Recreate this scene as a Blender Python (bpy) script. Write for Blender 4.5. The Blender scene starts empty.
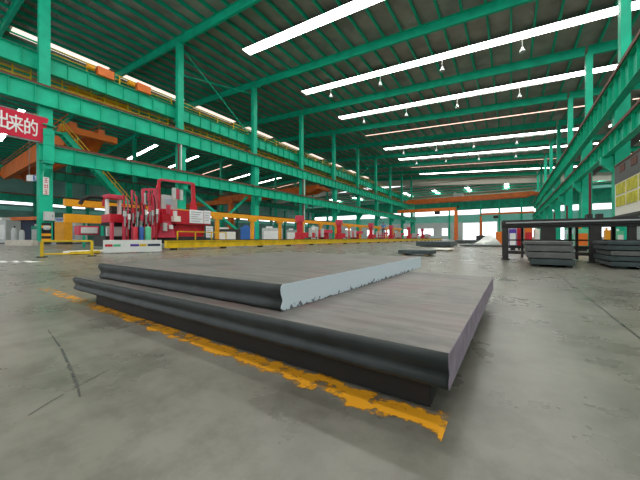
import bpy, math, random
from mathutils import Vector, Matrix
random.seed(7)
SC = bpy.context.scene
COL = SC.collection
F = 284.0; CX = 320.0; HY = 238.0
PSI = math.atan(191.0 / F); S_, C_ = math.sin(PSI), math.cos(PSI)
EYE = 0.6

# ---------- measuring helpers (pixel of the photo -> point of the place) ----------
def on_x(px, py, X):
    """point on the vertical plane X=const seen at photo pixel px,py"""
    u = (px - CX) / F; z = X / (-S_ + u * C_)
    return Vector((X, z * (C_ + u * S_), EYE + (HY - py) * z / F))
def on_floor(px, py, zz=0.0):
    z = (EYE - zz) * F / (py - HY); u = (px - CX) / F
    return Vector((z * (-S_ + u * C_), z * (C_ + u * S_), zz))
def on_y(px, py, Y):
    u = (px - CX) / F; z = Y / (C_ + u * S_)
    return Vector((z * (-S_ + u * C_), Y, EYE + (HY - py) * z / F))
def at_depth(px, py, z):
    u = (px - CX) / F
    return Vector((z * (-S_ + u * C_), z * (C_ + u * S_), EYE + (HY - py) * z / F))

# ---------- materials ----------
def lin(c):
    return tuple((x / 12.92 if x <= .04045 else ((x + .055) / 1.055) ** 2.4) for x in c)
def mat(name, col, rough=.5, metal=0.0, noise=.12, scale=3.0, bump=0.0, spec=.5, dirt=None):
    m = bpy.data.materials.new(name); m.use_nodes = True
    nt = m.node_tree; b = nt.nodes['Principled BSDF']
    tc = nt.nodes.new('ShaderNodeTexCoord')
    n = nt.nodes.new('ShaderNodeTexNoise'); n.inputs['Scale'].default_value = scale; n.inputs['Detail'].default_value = 6
    nt.links.new(tc.outputs['Object'], n.inputs['Vector'])
    r = nt.nodes.new('ShaderNodeValToRGB')
    r.color_ramp.elements[0].position = .3; r.color_ramp.elements[1].position = .7
    d = dirt if dirt else tuple(c * (1 - noise) for c in col)
    r.color_ramp.elements[0].color = (*d, 1); r.color_ramp.elements[1].color = (*[min(1, c * (1 + noise * .5)) for c in col], 1)
    nt.links.new(n.outputs['Fac'], r.inputs['Fac']); nt.links.new(r.outputs['Color'], b.inputs['Base Color'])
    b.inputs['Roughness'].default_value = rough; b.inputs['Metallic'].default_value = metal
    b.inputs['Specular IOR Level'].default_value = spec
    if bump:
        bp = nt.nodes.new('ShaderNodeBump'); bp.inputs['Strength'].default_value = bump; bp.inputs['Distance'].default_value = .02
        nt.links.new(n.outputs['Fac'], bp.inputs['Height']); nt.links.new(bp.outputs['Normal'], b.inputs['Normal'])
    return m
def emat(name, col, s):
    m = bpy.data.materials.new(name); m.use_nodes = True
    b = m.node_tree.nodes['Principled BSDF']
    b.inputs['Base Color'].default_value = (.8, .8, .8, 1)
    b.inputs['Emission Color'].default_value = (*col, 1); b.inputs['Emission Strength'].default_value = s
    return m
M = {}
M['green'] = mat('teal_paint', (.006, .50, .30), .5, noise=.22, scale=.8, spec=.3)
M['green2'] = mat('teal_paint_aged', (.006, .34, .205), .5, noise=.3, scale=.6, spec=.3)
M['lgreen'] = mat('pale_teal_panel', (.22, .66, .56), .5, noise=.1, scale=.3)
M['cream'] = mat('cream_panel', (.88, .83, .74), .6, noise=.05, scale=.2)
M['greywall'] = mat('grey_panel', (.58, .63, .63), .6, noise=.1, scale=.2)
M['wall_l'] = mat('weathered_teal_sheet', (.13, .30, .26), .6, noise=.25, scale=.25)
M['hgrey'] = mat('header_grey', (.09, .085, .085), .5)
M['rust'] = mat('rusty_rail', (.16, .055, .035), .7, noise=.4, scale=4)
M['yellow'] = mat('yellow_paint', (.80, .52, .008), .45, noise=.25, scale=3)
M['amber'] = mat('amber_paint', (.92, .38, .006), .45, noise=.15, scale=1.5)
M['orange'] = mat('orange_paint', (.80, .17, .012), .45, noise=.2, scale=.8)
M['red'] = mat('red_paint', (.62, .010, .028), .4, noise=.3, scale=2)
M['pink'] = mat('faded_red_paint', (.68, .05, .10), .45, noise=.25, scale=2)
M['banner'] = mat('red_banner_cloth', (.62, .012, .045), .75, noise=.08, scale=1)
M['white'] = mat('white_paint', (.82, .82, .80), .5, noise=.06, scale=2)
M['paper'] = mat('paper_white', (.85, .84, .88), .7, noise=.05, scale=6)
M['grey'] = mat('grey_paint', (.32, .34, .34), .5, noise=.15, scale=2)
M['lgrey'] = mat('light_grey_paint', (.55, .57, .56), .5, noise=.1, scale=2)
M['dark'] = mat('dark_steel', (.035, .032, .030), .55, metal=.2, noise=.4, scale=4, bump=.2)
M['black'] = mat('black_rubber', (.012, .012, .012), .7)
M['navy'] = mat('navy_paint', (.012, .03, .075), .5)
M['blue'] = mat('blue_paint', (.015, .12, .42), .45)
M['lblue'] = mat('pale_blue_paint', (.50, .62, .72), .6, noise=.08, scale=8)
M['purple'] = mat('purple_ink', (.10, .04, .36), .6)
M['violet'] = mat('lavender_oxide', (.26, .21, .27), .6, noise=.35, scale=14)
M['concrete'] = mat('concrete_block', (.48, .44, .38), .8, noise=.15, scale=3, bump=.2)
M['mint'] = mat('mint_paint', (.10, .55, .30), .5)
M['skin'] = mat('skin', (.45, .24, .16), .55)
M['cloth'] = mat('work_cloth_blue', (.10, .24, .50), .85, noise=.2, scale=20)
M['trouser'] = mat('work_cloth_dark', (.02, .03, .08), .85, noise=.2, scale=20)
M['wood'] = mat('timber', (.42, .28, .14), .7, noise=.3, scale=8)
M['brown'] = mat('brown_pipe', (.16, .015, .03), .5)
M['ygreen'] = mat('yellow_green_print', (.62, .56, .03), .6, noise=.35, scale=3)
M['cable'] = mat('pale_cable', (.5, .5, .47), .5)
M['skylight'] = emat('skylight_panel', (1.0, 1.0, .96), 15.0)
M['skyl_dim'] = emat('dusty_skylight_panel', (1.0, .62, .50), 2.2)
M['lamp'] = mat('lamp_housing', (.55, .60, .58), .4)
M['ridge'] = emat('ridge_skylight_panel', (1.0, .80, .70), 1.3)

def plate_top():
    m = bpy.data.materials.new('rolled_plate_skin'); m.use_nodes = True
    nt = m.node_tree; b = nt.nodes['Principled BSDF']; L = nt.links.new
    tc = nt.nodes.new('ShaderNodeTexCoord')
    n1 = nt.nodes.new('ShaderNodeTexNoise'); n1.inputs['Scale'].default_value = 2.2; n1.inputs['Detail'].default_value = 8; n1.inputs['Roughness'].default_value = .65
    mp = nt.nodes.new('ShaderNodeMapping'); mp.inputs['Scale'].default_value = (1, 9, 1)
    L(tc.outputs['Object'], mp.inputs['Vector'])
    n2 = nt.nodes.new('ShaderNodeTexNoise'); n2.inputs['Scale'].default_value = 3.0; n2.inputs['Detail'].default_value = 7
    L(tc.outputs['Object'], n1.inputs['Vector']); L(mp.outputs['Vector'], n2.inputs['Vector'])
    r1 = nt.nodes.new('ShaderNodeValToRGB')
    e = r1.color_ramp.elements; e[0].position = .36; e[0].color = (.125, .112, .102, 1); e[1].position = .66; e[1].color = (.205, .135, .13, 1)
    k = r1.color_ramp.elements.new(.52); k.color = (.195, .175, .16, 1)
    r2 = nt.nodes.new('ShaderNodeValToRGB'); r2.color_ramp.elements[0].position = .35; r2.color_ramp.elements[0].color = (.62, .62, .63, 1)
    r2.color_ramp.elements[1].position = .6; r2.color_ramp.elements[1].color = (1.05, 1.05, 1.05, 1)
    mx = nt.nodes.new('ShaderNodeMix'); mx.data_type = 'RGBA'; mx.blend_type = 'MULTIPLY'; mx.inputs[0].default_value = .8
    L(n1.outputs['Fac'], r1.inputs['Fac']); L(n2.outputs['Fac'], r2.inputs['Fac'])
    L(r1.outputs['Color'], mx.inputs[6]); L(r2.outputs['Color'], mx.inputs[7]); L(mx.outputs[2], b.inputs['Base Color'])
    b.inputs['Roughness'].default_value = .46; b.inputs['Metallic'].default_value = .15
    bp = nt.nodes.new('ShaderNodeBump'); bp.inputs['Strength'].default_value = .12; bp.inputs['Distance'].default_value = .01
    L(n2.outputs['Fac'], bp.inputs['Height']); L(bp.outputs['Normal'], b.inputs['Normal'])
    return m
M['plate'] = plate_top()
M['plateside'] = mat('oxide_edge', (.020, .026, .026), .5, metal=.0, noise=.35, scale=10, bump=.25)
M['stackplate'] = mat('stacked_plate_steel', (.12, .122, .118), .5, metal=.1, noise=.3, scale=5)
M['stackplate2'] = mat('stacked_plate_steel_dark', (.045, .065, .066), .5, metal=.1, noise=.3, scale=5)

def floor_mat():
    m = bpy.data.materials.new('polished_concrete'); m.use_nodes = True
    nt = m.node_tree; b = nt.nodes['Principled BSDF']; L = nt.links.new
    tc = nt.nodes.new('ShaderNodeTexCoord')
    def noise(s, d=6, ro=.6):
        n = nt.nodes.new('ShaderNodeTexNoise'); n.inputs['Scale'].default_value = s; n.inputs['Detail'].default_value = d; n.inputs['Roughness'].default_value = ro
        L(tc.outputs['Object'], n.inputs['Vector']); return n
    n1 = noise(.45); n2 = noise(5, 8, .7); n3 = noise(1.7, 5)
    r1 = nt.nodes.new('ShaderNodeValToRGB'); e = r1.color_ramp.elements
    e[0].position = .3; e[0].color = (.155, .145, .122, 1); e[1].position = .7; e[1].color = (.25, .235, .198, 1)
    L(n1.outputs['Fac'], r1.inputs['Fac'])
    r2 = nt.nodes.new('ShaderNodeValToRGB'); e = r2.color_ramp.elements
    e[0].position = .38; e[0].color = (.68, .67, .66, 1); e[1].position = .56; e[1].color = (1, 1, 1, 1)
    L(n2.outputs['Fac'], r2.inputs['Fac'])
    r3 = nt.nodes.new('ShaderNodeValToRGB'); e = r3.color_ramp.elements
    e[0].position = .36; e[0].color = (.74, .73, .72, 1); e[1].position = .52; e[1].color = (1, 1, 1, 1)
    L(n3.outputs['Fac'], r3.inputs['Fac'])
    def mul(a, c, f=1.0):
        x = nt.nodes.new('ShaderNodeMix'); x.data_type = 'RGBA'; x.blend_type = 'MULTIPLY'; x.inputs[0].default_value = f
        L(a, x.inputs[6]); L(c, x.inputs[7]); return x.outputs[2]
    c = mul(mul(r1.outputs['Color'], r2.outputs['Color'], .8), r3.outputs['Color'], .8)
    # expansion joints: one every 6 m each way
    sep = nt.nodes.new('ShaderNodeSeparateXYZ'); L(tc.outputs['Object'], sep.inputs[0])
    def joint(o, off):
        a = nt.nodes.new('ShaderNodeMath'); a.operation = 'ADD'; a.inputs[1].default_value = off; L(sep.outputs[o], a.inputs[0])
        p = nt.nodes.new('ShaderNodeMath'); p.operation = 'PINGPONG'; p.inputs[1].default_value = 3.0; L(a.outputs[0], p.inputs[0])
        l = nt.nodes.new('ShaderNodeMath'); l.operation = 'LESS_THAN'; l.inputs[1].default_value = .007; L(p.outputs[0], l.inputs[0]); return l
    j1 = joint(0, 600 - .64); j2 = joint(1, 600 - 9.0)
    mxj = nt.nodes.new('ShaderNodeMath'); mxj.operation = 'MAXIMUM'; L(j1.outputs[0], mxj.inputs[0]); L(j2.outputs[0], mxj.inputs[1])
    mj = nt.nodes.new('ShaderNodeMix'); mj.data_type = 'RGBA'; L(mxj.outputs[0], mj.inputs[0]); L(c, mj.inputs[6]); mj.inputs[7].default_value = (.045, .043, .04, 1)
    L(mj.outputs[2], b.inputs['Base Color'])
    rr = nt.nodes.new('ShaderNodeMapRange'); rr.inputs[3].default_value = .18; rr.inputs[4].default_value = .40
    L(n3.outputs['Fac'], rr.inputs[0]); L(rr.outputs[0], b.inputs['Roughness'])
    return m
M['floor'] = floor_mat()

def alpha_paint(name, col, thr, scale, edge=None):
    """worn paint or rubber lying on the floor: transparent where it has worn off"""
    m = bpy.data.materials.new(name); m.use_nodes = True
    nt = m.node_tree; b = nt.nodes['Principled BSDF']; L = nt.links.new
    tc = nt.nodes.new('ShaderNodeTexCoord'); mp = nt.nodes.new('ShaderNodeMapping'); mp.inputs['Scale'].default_value = (1, 1, 1)
    L(tc.outputs['Object'], mp.inputs['Vector'])
    n = nt.nodes.new('ShaderNodeTexNoise'); n.inputs['Scale'].default_value = scale; n.inputs['Detail'].default_value = 9; n.inputs['Roughness'].default_value = .7
    L(mp.outputs['Vector'], n.inputs['Vector'])
    val = n.outputs['Fac']
    if edge:
        uv = nt.nodes.new('ShaderNodeSeparateXYZ'); L(tc.outputs['UV'], uv.inputs[0])
        a = nt.nodes.new('ShaderNodeMath'); a.operation = 'PINGPONG'; a.inputs[1].default_value = .5; L(uv.outputs[1], a.inputs[0])
        s = nt.nodes.new('ShaderNodeMapRange'); s.inputs[1].default_value = 0; s.inputs[2].default_value = .3; s.inputs[3].default_value = -.16; s.inputs[4].default_value = .03; L(a.outputs[0], s.inputs[0])
        w = nt.nodes.new('ShaderNodeMapRange'); w.inputs[1].default_value = 0; w.inputs[2].default_value = 1; w.inputs[3].default_value = edge; w.inputs[4].default_value = .025; L(uv.outputs[0], w.inputs[0])
        t = nt.nodes.new('ShaderNodeMath'); L(val, t.inputs[0]); L(s.outputs[0], t.inputs[1])
        t2 = nt.nodes.new('ShaderNodeMath'); L(t.outputs[0], t2.inputs[0]); L(w.outputs[0], t2.inputs[1]); val = t2.outputs[0]
    r = nt.nodes.new('ShaderNodeMapRange'); r.inputs[1].default_value = thr - .03; r.inputs[2].default_value = thr + .05; L(val, r.inputs[0])
    L(r.outputs[0], b.inputs['Alpha']); b.inputs['Base Color'].default_value = (*col, 1); b.inputs['Roughness'].default_value = .55
    return m
M['line'] = alpha_paint('worn_yellow_floor_paint', (.72, .31, .01), .47, 9, -.07)
M['tyre'] = alpha_paint('tyre_rubber_smear', (.07, .07, .065), .45, 12)

def deck_mat():
    m = bpy.data.materials.new('corrugated_roof_sheet'); m.use_nodes = True
    nt = m.node_tree; b = nt.nodes['Principled BSDF']; L = nt.links.new
    tc = nt.nodes.new('ShaderNodeTexCoord')
    w = nt.nodes.new('ShaderNodeTexWave'); w.wave_type = 'BANDS'; w.bands_direction = 'Y'; w.inputs['Scale'].default_value = 1.6; w.inputs['Distortion'].default_value = 0
    L(tc.outputs['Object'], w.inputs['Vector'])
    n = nt.nodes.new('ShaderNodeTexNoise'); n.inputs['Scale'].default_value = .5; L(tc.outputs['Object'], n.inputs['Vector'])
    r = nt.nodes.new('ShaderNodeValToRGB'); e = r.color_ramp.elements
    e[0].position = .3; e[0].color = (.30, .28, .25, 1); e[1].position = .7; e[1].color = (.50, .46, .41, 1); L(n.outputs['Fac'], r.inputs['Fac'])
    L(r.outputs['Color'], b.inputs['Base Color']); b.inputs['Roughness'].default_value = .45; b.inputs['Metallic'].default_value = .3
    bp = nt.nodes.new('ShaderNodeBump'); bp.inputs['Strength'].default_value = .6; bp.inputs['Distance'].default_value = .08
    L(w.outputs['Fac'], bp.inputs['Height']); L(bp.outputs['Normal'], b.inputs['Normal'])
    return m
M['deck'] = deck_mat()

# ---------- mesh builder ----------
class MB:
    def __init__(s): s.v = []; s.f = []
    def quadbox(s, pts):
        b = len(s.v); s.v += [tuple(p) for p in pts]
        for f in ((0, 3, 2, 1), (4, 5, 6, 7), (0, 1, 5, 4), (1, 2, 6, 5), (2, 3, 7, 6), (3, 0, 4, 7)): s.f.append(tuple(b + i for i in f))
        return s
    def box(s, x0, x1, y0, y1, z0, z1):
        return s.quadbox([(x0, y0, z0), (x1, y0, z0), (x1, y1, z0), (x0, y1, z0), (x0, y0, z1), (x1, y0, z1), (x1, y1, z1), (x0, y1, z1)])
    def bar(s, p, q, w, h, ox=0, oz=0):
        p = Vector(p); q = Vector(q); d = (q - p).normalized()
        up = Vector((0, 0, 1)) if abs(d.z) < .98 else Vector((0, 1, 0))
        sd = d.cross(up).normalized(); up = sd.cross(d)
        r = []
        for e in (p, q):
            for a, c in ((-1, -1), (1, -1), (1, 1), (-1, 1)): r.append(e + sd * (ox + a * w / 2) + up * (oz + c * h / 2))
        b = len(s.v); s.v += [tuple(x) for x in r]
        for f in ((0, 1, 2, 3), (7, 6, 5, 4), (0, 4, 5, 1), (1, 5, 6, 2), (2, 6, 7, 3), (3, 7, 4, 0)): s.f.append(tuple(b + i for i in f))
        return s
    def tube(s, p, q, r, n=8, r2=None):
        p = Vector(p); q = Vector(q); d = (q - p).normalized(); r2 = r if r2 is None else r2
        a = d.orthogonal().normalized(); c = d.cross(a); b = len(s.v)
        for e, rr in ((p, r), (q, r2)):
            for i in range(n):
                t = 2 * math.pi * i / n; s.v.append(tuple(e + a * math.cos(t) * rr + c * math.sin(t) * rr))
        for i in range(n):
            j = (i + 1) % n; s.f.append((b + i, b + j, b + n + j, b + n + i))
        s.f.append(tuple(b + i for i in reversed(range(n)))); s.f.append(tuple(b + n + i for i in range(n)))
        return s
    def path(s, pts, r, n=8):
        for a, c in zip(pts, pts[1:]): s.tube(a, c, r, n)
        return s
    def prism(s, poly, d):
        """poly: list of 3D points, d: extrusion vector"""
        b = len(s.v); n = len(poly); d = Vector(d)
        s.v += [tuple(p) for p in poly] + [tuple(Vector(p) + d) for p in poly]
        s.f.append(tuple(b + i for i in reversed(range(n)))); s.f.append(tuple(b + n + i for i in range(n)))
        for i in range(n):
            j = (i + 1) % n; s.f.append((b + i, b + j, b + n + j, b + n + i))
        return s
    def lathe(s, c, prof, n=16):
        b = len(s.v); m = len(prof)
        for r, z in prof:
            for i in range(n):
                t = 2 * math.pi * i / n; s.v.append((c[0] + r * math.cos(t), c[1] + r * math.sin(t), c[2] + z))
        for k in range(m - 1):
            for i in range(n):
                j = (i + 1) % n; s.f.append((b + k * n + i, b + k * n + j, b + (k + 1) * n + j, b + (k + 1) * n + i))
        s.f.append(tuple(b + i for i in reversed(range(n)))); s.f.append(tuple(b + (m - 1) * n + i for i in range(n)))
        return s
    def build(s, name, material, parent=None, smooth=False, bevel=0, label=None):
        me = bpy.data.meshes.new(name); me.from_pydata(s.v, [], s.f); me.materials.append(material); me.update()
        o = bpy.data.objects.new(name, me); COL.objects.link(o)
        if parent is not None:
            o.parent = parent
        if smooth:
            for p in me.polygons: p.use_smooth = True
            me.set_sharp_from_angle(angle=math.radians(40))
        if bevel:
            md = o.modifiers.new('bevel', 'BEVEL'); md.width = bevel; md.segments = 2; md.limit_method = 'ANGLE'
        if label: o['label'] = label
        return o
def thing(name, label, cat, loc=(0, 0, 0), rz=0, group=None):
    o = bpy.data.objects.new(name, None); COL.objects.link(o); o.location = loc; o.rotation_euler = (0, 0, rz)
    o.empty_display_size = .2
    return tag(o, label, cat, group)
def tag(o, label, cat, group=None, kind=None):
    if label: o['label'] = label
    if cat: o['category'] = cat
    if group: o['group'] = group
    if kind: o['kind'] = kind
    return o
def struct(name, mb, m, **k):
    o = mb.build(name, m, **k); o['kind'] = 'structure'; return o
def dup(root, loc, label=None, group=None, rz=None):
    r = root.copy(); COL.objects.link(r); r.location = loc
    if rz is not None: r.rotation_euler = (0, 0, rz)
    if label: r['label'] = label
    if group: r['group'] = group
    for ch in list(root.children):
        c = ch.copy(); COL.objects.link(c); c.parent = r
        for g in list(ch.children):
            d = g.copy(); COL.objects.link(d); d.parent = c
    return r
ORD = ['nearest', 'second', 'third', 'fourth', 'fifth', 'sixth', 'seventh', 'eighth', 'ninth', 'tenth', 'eleventh', 'twelfth', 'thirteenth', 'fourteenth']

# ---------- the building ----------
XL2, XL1, XR, XE, XW = -73.0, -33.0, 7.0, 47.0, -113.0
Y0, Y1, YE = -17.0, 118.0, 160.0
FR = [7 + 12 * k for k in range(-2, 10)]
def RH(X):                       # height of the rafters' centre line
    return 26.0 - .075 * abs(X + 53)
def row(X, s):
    return dict(col=X, s=s)

struct('floor', MB().box(XW, XE, Y0, YE, -.3, 0), M['floor'])
# roof sheet: two slopes, with the skylight strips let in under it
sky_rows = [-11, 1, 13, 25, 37.3, 49.1, 61, 73, 85, 97, 109]
dk = MB()
for xa, xb in ((XW, -53), (-53, XE)):
    za, zb = RH(xa) + .85, RH(xb) + .85
    dk.quadbox([(xa, Y0, za), (xb, Y0, zb), (xb, Y1, zb), (xa, Y1, za), (xa, Y0, za + .15), (xb, Y0, zb + .15), (xb, Y1, zb + .15), (xa, Y1, za + .15)])
struct('ceiling', dk, M['deck'])
struct('ceiling_end_hall', MB().box(XW, XE, Y1, YE, 22.0, 22.2), M['deck'])
nwin = [0]
def window(mb, m):
    nwin[0] += 1; return struct('window_%d' % nwin[0], mb, m)
for i, y in enumerate(sky_rows):
    thin = y in (61, 97)
    hw = .22 if thin else .8
    for xa, xb in ((-98, -76), (-28.2, 11.5), (15, 40)):
        if xa < -50 and y < 30 and y != 13: continue
        hw = .2 if thin else (.45 if xa < -50 else .66)
        za, zb = RH(xa) + .37, RH(xb) + .37
        mb = MB().quadbox([(xa, y - hw, za - .04), (xb, y - hw, zb - .04), (xb, y + hw, zb - .04), (xa, y + hw, za - .04),
                           (xa, y - hw, za), (xb, y - hw, zb), (xb, y + hw, zb), (xa, y + hw, za)])
        w_ = window(mb, M['skyl_dim'] if thin else M['skylight'])
        w_.data.materials.append(M['lgrey'])                     # metal kerb and back, only the underside is the lit panel
        for p_ in w_.data.polygons: p_.material_index = 0 if p_.normal.z < -.5 else 1
for k in range(len(FR) - 1):     # ridge skylight of the next bay, broken at every frame
    mb = MB().box(-52.6, -50.9, FR[k] + .9, FR[k + 1] - .9, RH(-50.6) + .72, RH(-50.6) + .76)
    window(mb, M['ridge'])
for x in (-96, -83, -69, -55.5, -42, -28.8, -15.5, -1.5, 12, 27.5, 40):   # end hall skylights run lengthwise
    window(MB().box(x - .7, x + .7, Y1 + (9 if x > 20 else 13), YE - 12, 21.9, 21.95), M['skylight'])

# walls
def wall_with_holes(name, axis, pos, a0, a1, z1, holes, m, th=.3):
    """wall made of solid pieces around rectangular openings (a0,a1,z0,z1)"""
    xs = sorted({a0, a1} | {h[0] for h in holes} | {h[1] for h in holes}); zs = sorted({0, z1} | {h[2] for h in holes} | {h[3] for h in holes})
    mb = MB()
    for i in range(len(xs) - 1):
        run = None
        for j in range(len(zs) - 1):
            cx, cz = (xs[i] + xs[i + 1]) / 2, (zs[j] + zs[j + 1]) / 2
            if any(h[0] < cx < h[1] and h[2] < cz < h[3] for h in holes): continue
            if axis == 'y': mb.box(xs[i], xs[i + 1], pos, pos + th, zs[j], zs[j + 1])
            else: mb.box(pos, pos + th, xs[i], xs[i + 1], zs[j], zs[j + 1])
    return struct(name, mb, m)
end_holes = [(XW + 1, XE - 1, 12.4, 14.7), (-20.2, -13.0, 0, 8.1), (-11.6, -5.6, 0, 8.4), (-42.5, -34.5, 1.8, 5.6), (-30.2, -27.4, 1.8, 5.6),
             (-52, -47, 1.8, 5.4), (-62, -57, 1.8, 5.4), (-73, -69, 1.8, 5.4), (-88, -84, 1.8, 6.5), (8, 11, 1.0, 5.0), (16, 21, 0, 6.0), (30, 34, 1, 5)]
wall_with_holes('wall_end', 'y', YE, XW, XE, 22.0, end_holes, M['greywall'])
wall_with_holes('wall_left', 'x', XW - .3, Y0, YE, 24.0, [(y, y + 9.5, 9.85, 10.6) for y in range(-12, 156, 12)], M['wall_l'])
for i, y in enumerate(range(-2, 156, 12)):
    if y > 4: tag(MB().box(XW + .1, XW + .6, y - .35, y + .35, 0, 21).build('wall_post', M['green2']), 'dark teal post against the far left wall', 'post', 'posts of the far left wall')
wall_with_holes('wall_right', 'x', XE, Y0, YE, 24.0, [(Y0 + 2, YE - 2, 11, 13)], M['greywall'])
wall_with_holes('wall_back', 'y', Y0 - .3, XW, XE, 26, [(-25, -10, 0, 9), (-60, -40, 0, 9), (XW + 2, XE - 2, 11, 15), (20, 30, 0, 8)], M['greywall'])
struct('trim_1', MB().box(XW, XE, YE - .06, YE, 8.6, 12.0), M['lgreen'])
struct('trim_2', MB().box(XW, XE, YE - .08, YE, 14.9, 21.9), M['green2'])
struct('trim_3', MB().box(XW, XW + .06, Y0, YE, 11.2, 12.2), M['green2'])
struct('trim_4', MB().box(XW, XW + .06, Y0, YE, 8.2, 9.3), M['lgreen'])
# cream fascia above the opening into the end hall
fa = MB()
for xa, xb in ((XW, -53), (-53, XE)):
    a, b = RH(xa), RH(xb)
    fa.quadbox([(xa, Y1, a - 2.5), (xb, Y1, b - 2.5), (xb, Y1 + .3, b - 2.5), (xa, Y1 + .3, a - 2.5), (xa, Y1, a + .8), (xb, Y1, b + .8), (xb, Y1 + .3, b + .8), (xa, Y1 + .3, a + .8)])
struct('wall_fascia', fa, M['cream'])
struct('trim_5', MB().box(XW, XE, 117.2, 117.9, 15.6, 16.4), M['lgreen'])
# bright door leaf posts in the end wall
for i, x in enumerate((-44.5, -26.5, -12.3, -4.6, 4, 24)):
    tag(MB().box(x - .35, x + .35, YE - .7, YE - .1, 0, 21.9).build('wall_post', M['green']), 'teal steel post against the far end wall', 'post', 'posts of the far end wall')

# ---------- frames ----------
def column(X, side, Y, label):
    """side=+1: crane side faces +X (left row), -1: faces -X"""
    t = thing('steel_column', label, 'column', (X, Y, 0))
    s = side
    mb = MB()                                    # lower shaft: two flanges and a web
    mb.box(-.42, .42, -.42, -.35, .35, 11.6); mb.box(-.42, .42, .35, .42, .35, 11.6); mb.box(-.03, .03, -.35, .35, .35, 11.6)
    mb.box(.36, .42, -.35, .35, .35, 11.6) if s > 0 else mb.box(-.42, -.36, -.35, .35, .35, 11.6)
    mb.build('lower_shaft', M['green'], t)
    up = MB(); c = -.2 * s
    top = RH(X) - .45
    up.box(c - .28, c - .22, -.36, .36, 11.6, top).box(c + .22, c + .28, -.36, .36, 11.6, top).box(c - .22, c + .22, -.03, .03, 11.6, top)
    up.box(c - .22, c + .22, -.36, -.30, 11.6, top)
    up.build('upper_shaft', M['green'], t)
    MB().box(-.65, .65, -.7, .7, 0, .06).box(-.55, .55, -.6, .6, .06, .35).build('base_plate', M['grey'], t)
    MB().box(min(.42 * s, 1.15 * s), max(.42 * s, 1.15 * s), -.25, .25, 6.35, 6.95).prism([(.42 * s, -.2, 6.35), (1.1 * s, -.2, 6.35), (.42 * s, -.2, 5.6)], (0, .4, 0)).build('bracket', M['green'], t)
    if X == XL1: MB().box(-1.3, -.1, -.2, .2, 14.75, 15.08).build('upper_bracket', M['green'], t)
    return t
def vis(Y): return Y >= -6
for k, Y in enumerate(FR):
    if not vis(Y): continue
    n = k - 1
    column(XL1, 1, Y, 'teal steel column of the row under the banner, %s one along that row' % (ORD[n]))
    column(XR, -1, Y, 'teal steel column of the row behind the dark plate stacks, %s from the camera' % (ORD[n]))
    if Y > 6: column(XL2, 1, Y, 'teal steel column far behind the red cutting machines, %s of its row' % (ORD[n]))

def girder(name, label, cat, X, z0, z1, ya, yb, w=.5, rail=True, m='green', step=1.5, tw=.03, rw=.03, rh=.12):
    t = thing(name, label, cat, (X, ya, z0)); L = yb - ya; h = z1 - z0
    MB().box(-w / 2, w / 2, 0, L, 0, .04).build('bottom_flange', M[m], t)
    MB().box(-w / 2, w / 2, 0, L, h - .04, h).build('top_flange', M[m], t)
    mb = MB().box(-tw / 2, tw / 2, 0, L, .04, h - .04)
    y = step / 2
    while y < L:
        mb.box(-w / 2 + .04, w / 2 - .04, y, y + .03, .04, h - .04); y += step
    mb.build('web', M[m], t)
    if rail: MB().box(-.07, .07, 0, L, h + rh - .02, h + rh + .12).box(-w / 2 - rw, w / 2 + rw, 0, L, h, h + rh).build('crane_rail', M['rust'], t, label='rust brown crane rail')
    return t
girder('girder', 'uppermost teal girder of the left row, behind the columns under the pale dashed light strip', 'girder', -34.0, 15.1, 16.6, -4, 116.5, rail=False)
girder('crane_runway_girder', 'deep teal crane girder of the left row, directly above the red banner', 'girder', -32.4, 11.65, 13.2, -5, 117)
girder('crane_runway_girder', 'lower teal crane girder of the left row, running above the yellow overhead pipe', 'girder', -31.85, 6.95, 8.25, 6.4, 116, w=.44)
gC = bpy.data.objects['crane_runway_girder.001']
ea, eb = on_x(43.5, 128, -31.5), on_x(54.5, 163, -31.5)
ep = MB().box(-.35, .35, ea.y - 6.4, eb.y - 6.4, -.2, ea.z - 6.95)
for zz in (.0, 1.3, 2.1, 2.9): ep.box(-.38, .38, ea.y - 6.43, eb.y - 6.37, zz, zz + .08)
ep.build('end_post', M['green'], gC)
girder('crane_runway_girder', 'upper teal crane girder of the right row with rusty rail, passing high overhead', 'girder', 6.35, 10.3, 12.1, -5, 117, rw=.1, rh=.26)
girder('crane_runway_girder', 'lower teal crane girder of the right row, above the yellow-green display board', 'girder', 6.1, 6.85, 8.0, -5, 117, w=.44, rw=.08, rh=.2)
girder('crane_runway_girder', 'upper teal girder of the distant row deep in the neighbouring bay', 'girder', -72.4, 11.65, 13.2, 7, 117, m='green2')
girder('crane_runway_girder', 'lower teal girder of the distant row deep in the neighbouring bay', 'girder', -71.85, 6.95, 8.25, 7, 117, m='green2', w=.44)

tag(MB().box(7.62, 10.2, -5, 116, 9.9, 10.06).build('crane_walkway', M['dark']), 'dark walkway deck just behind the upper girder of the right row', 'walkway')
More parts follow.
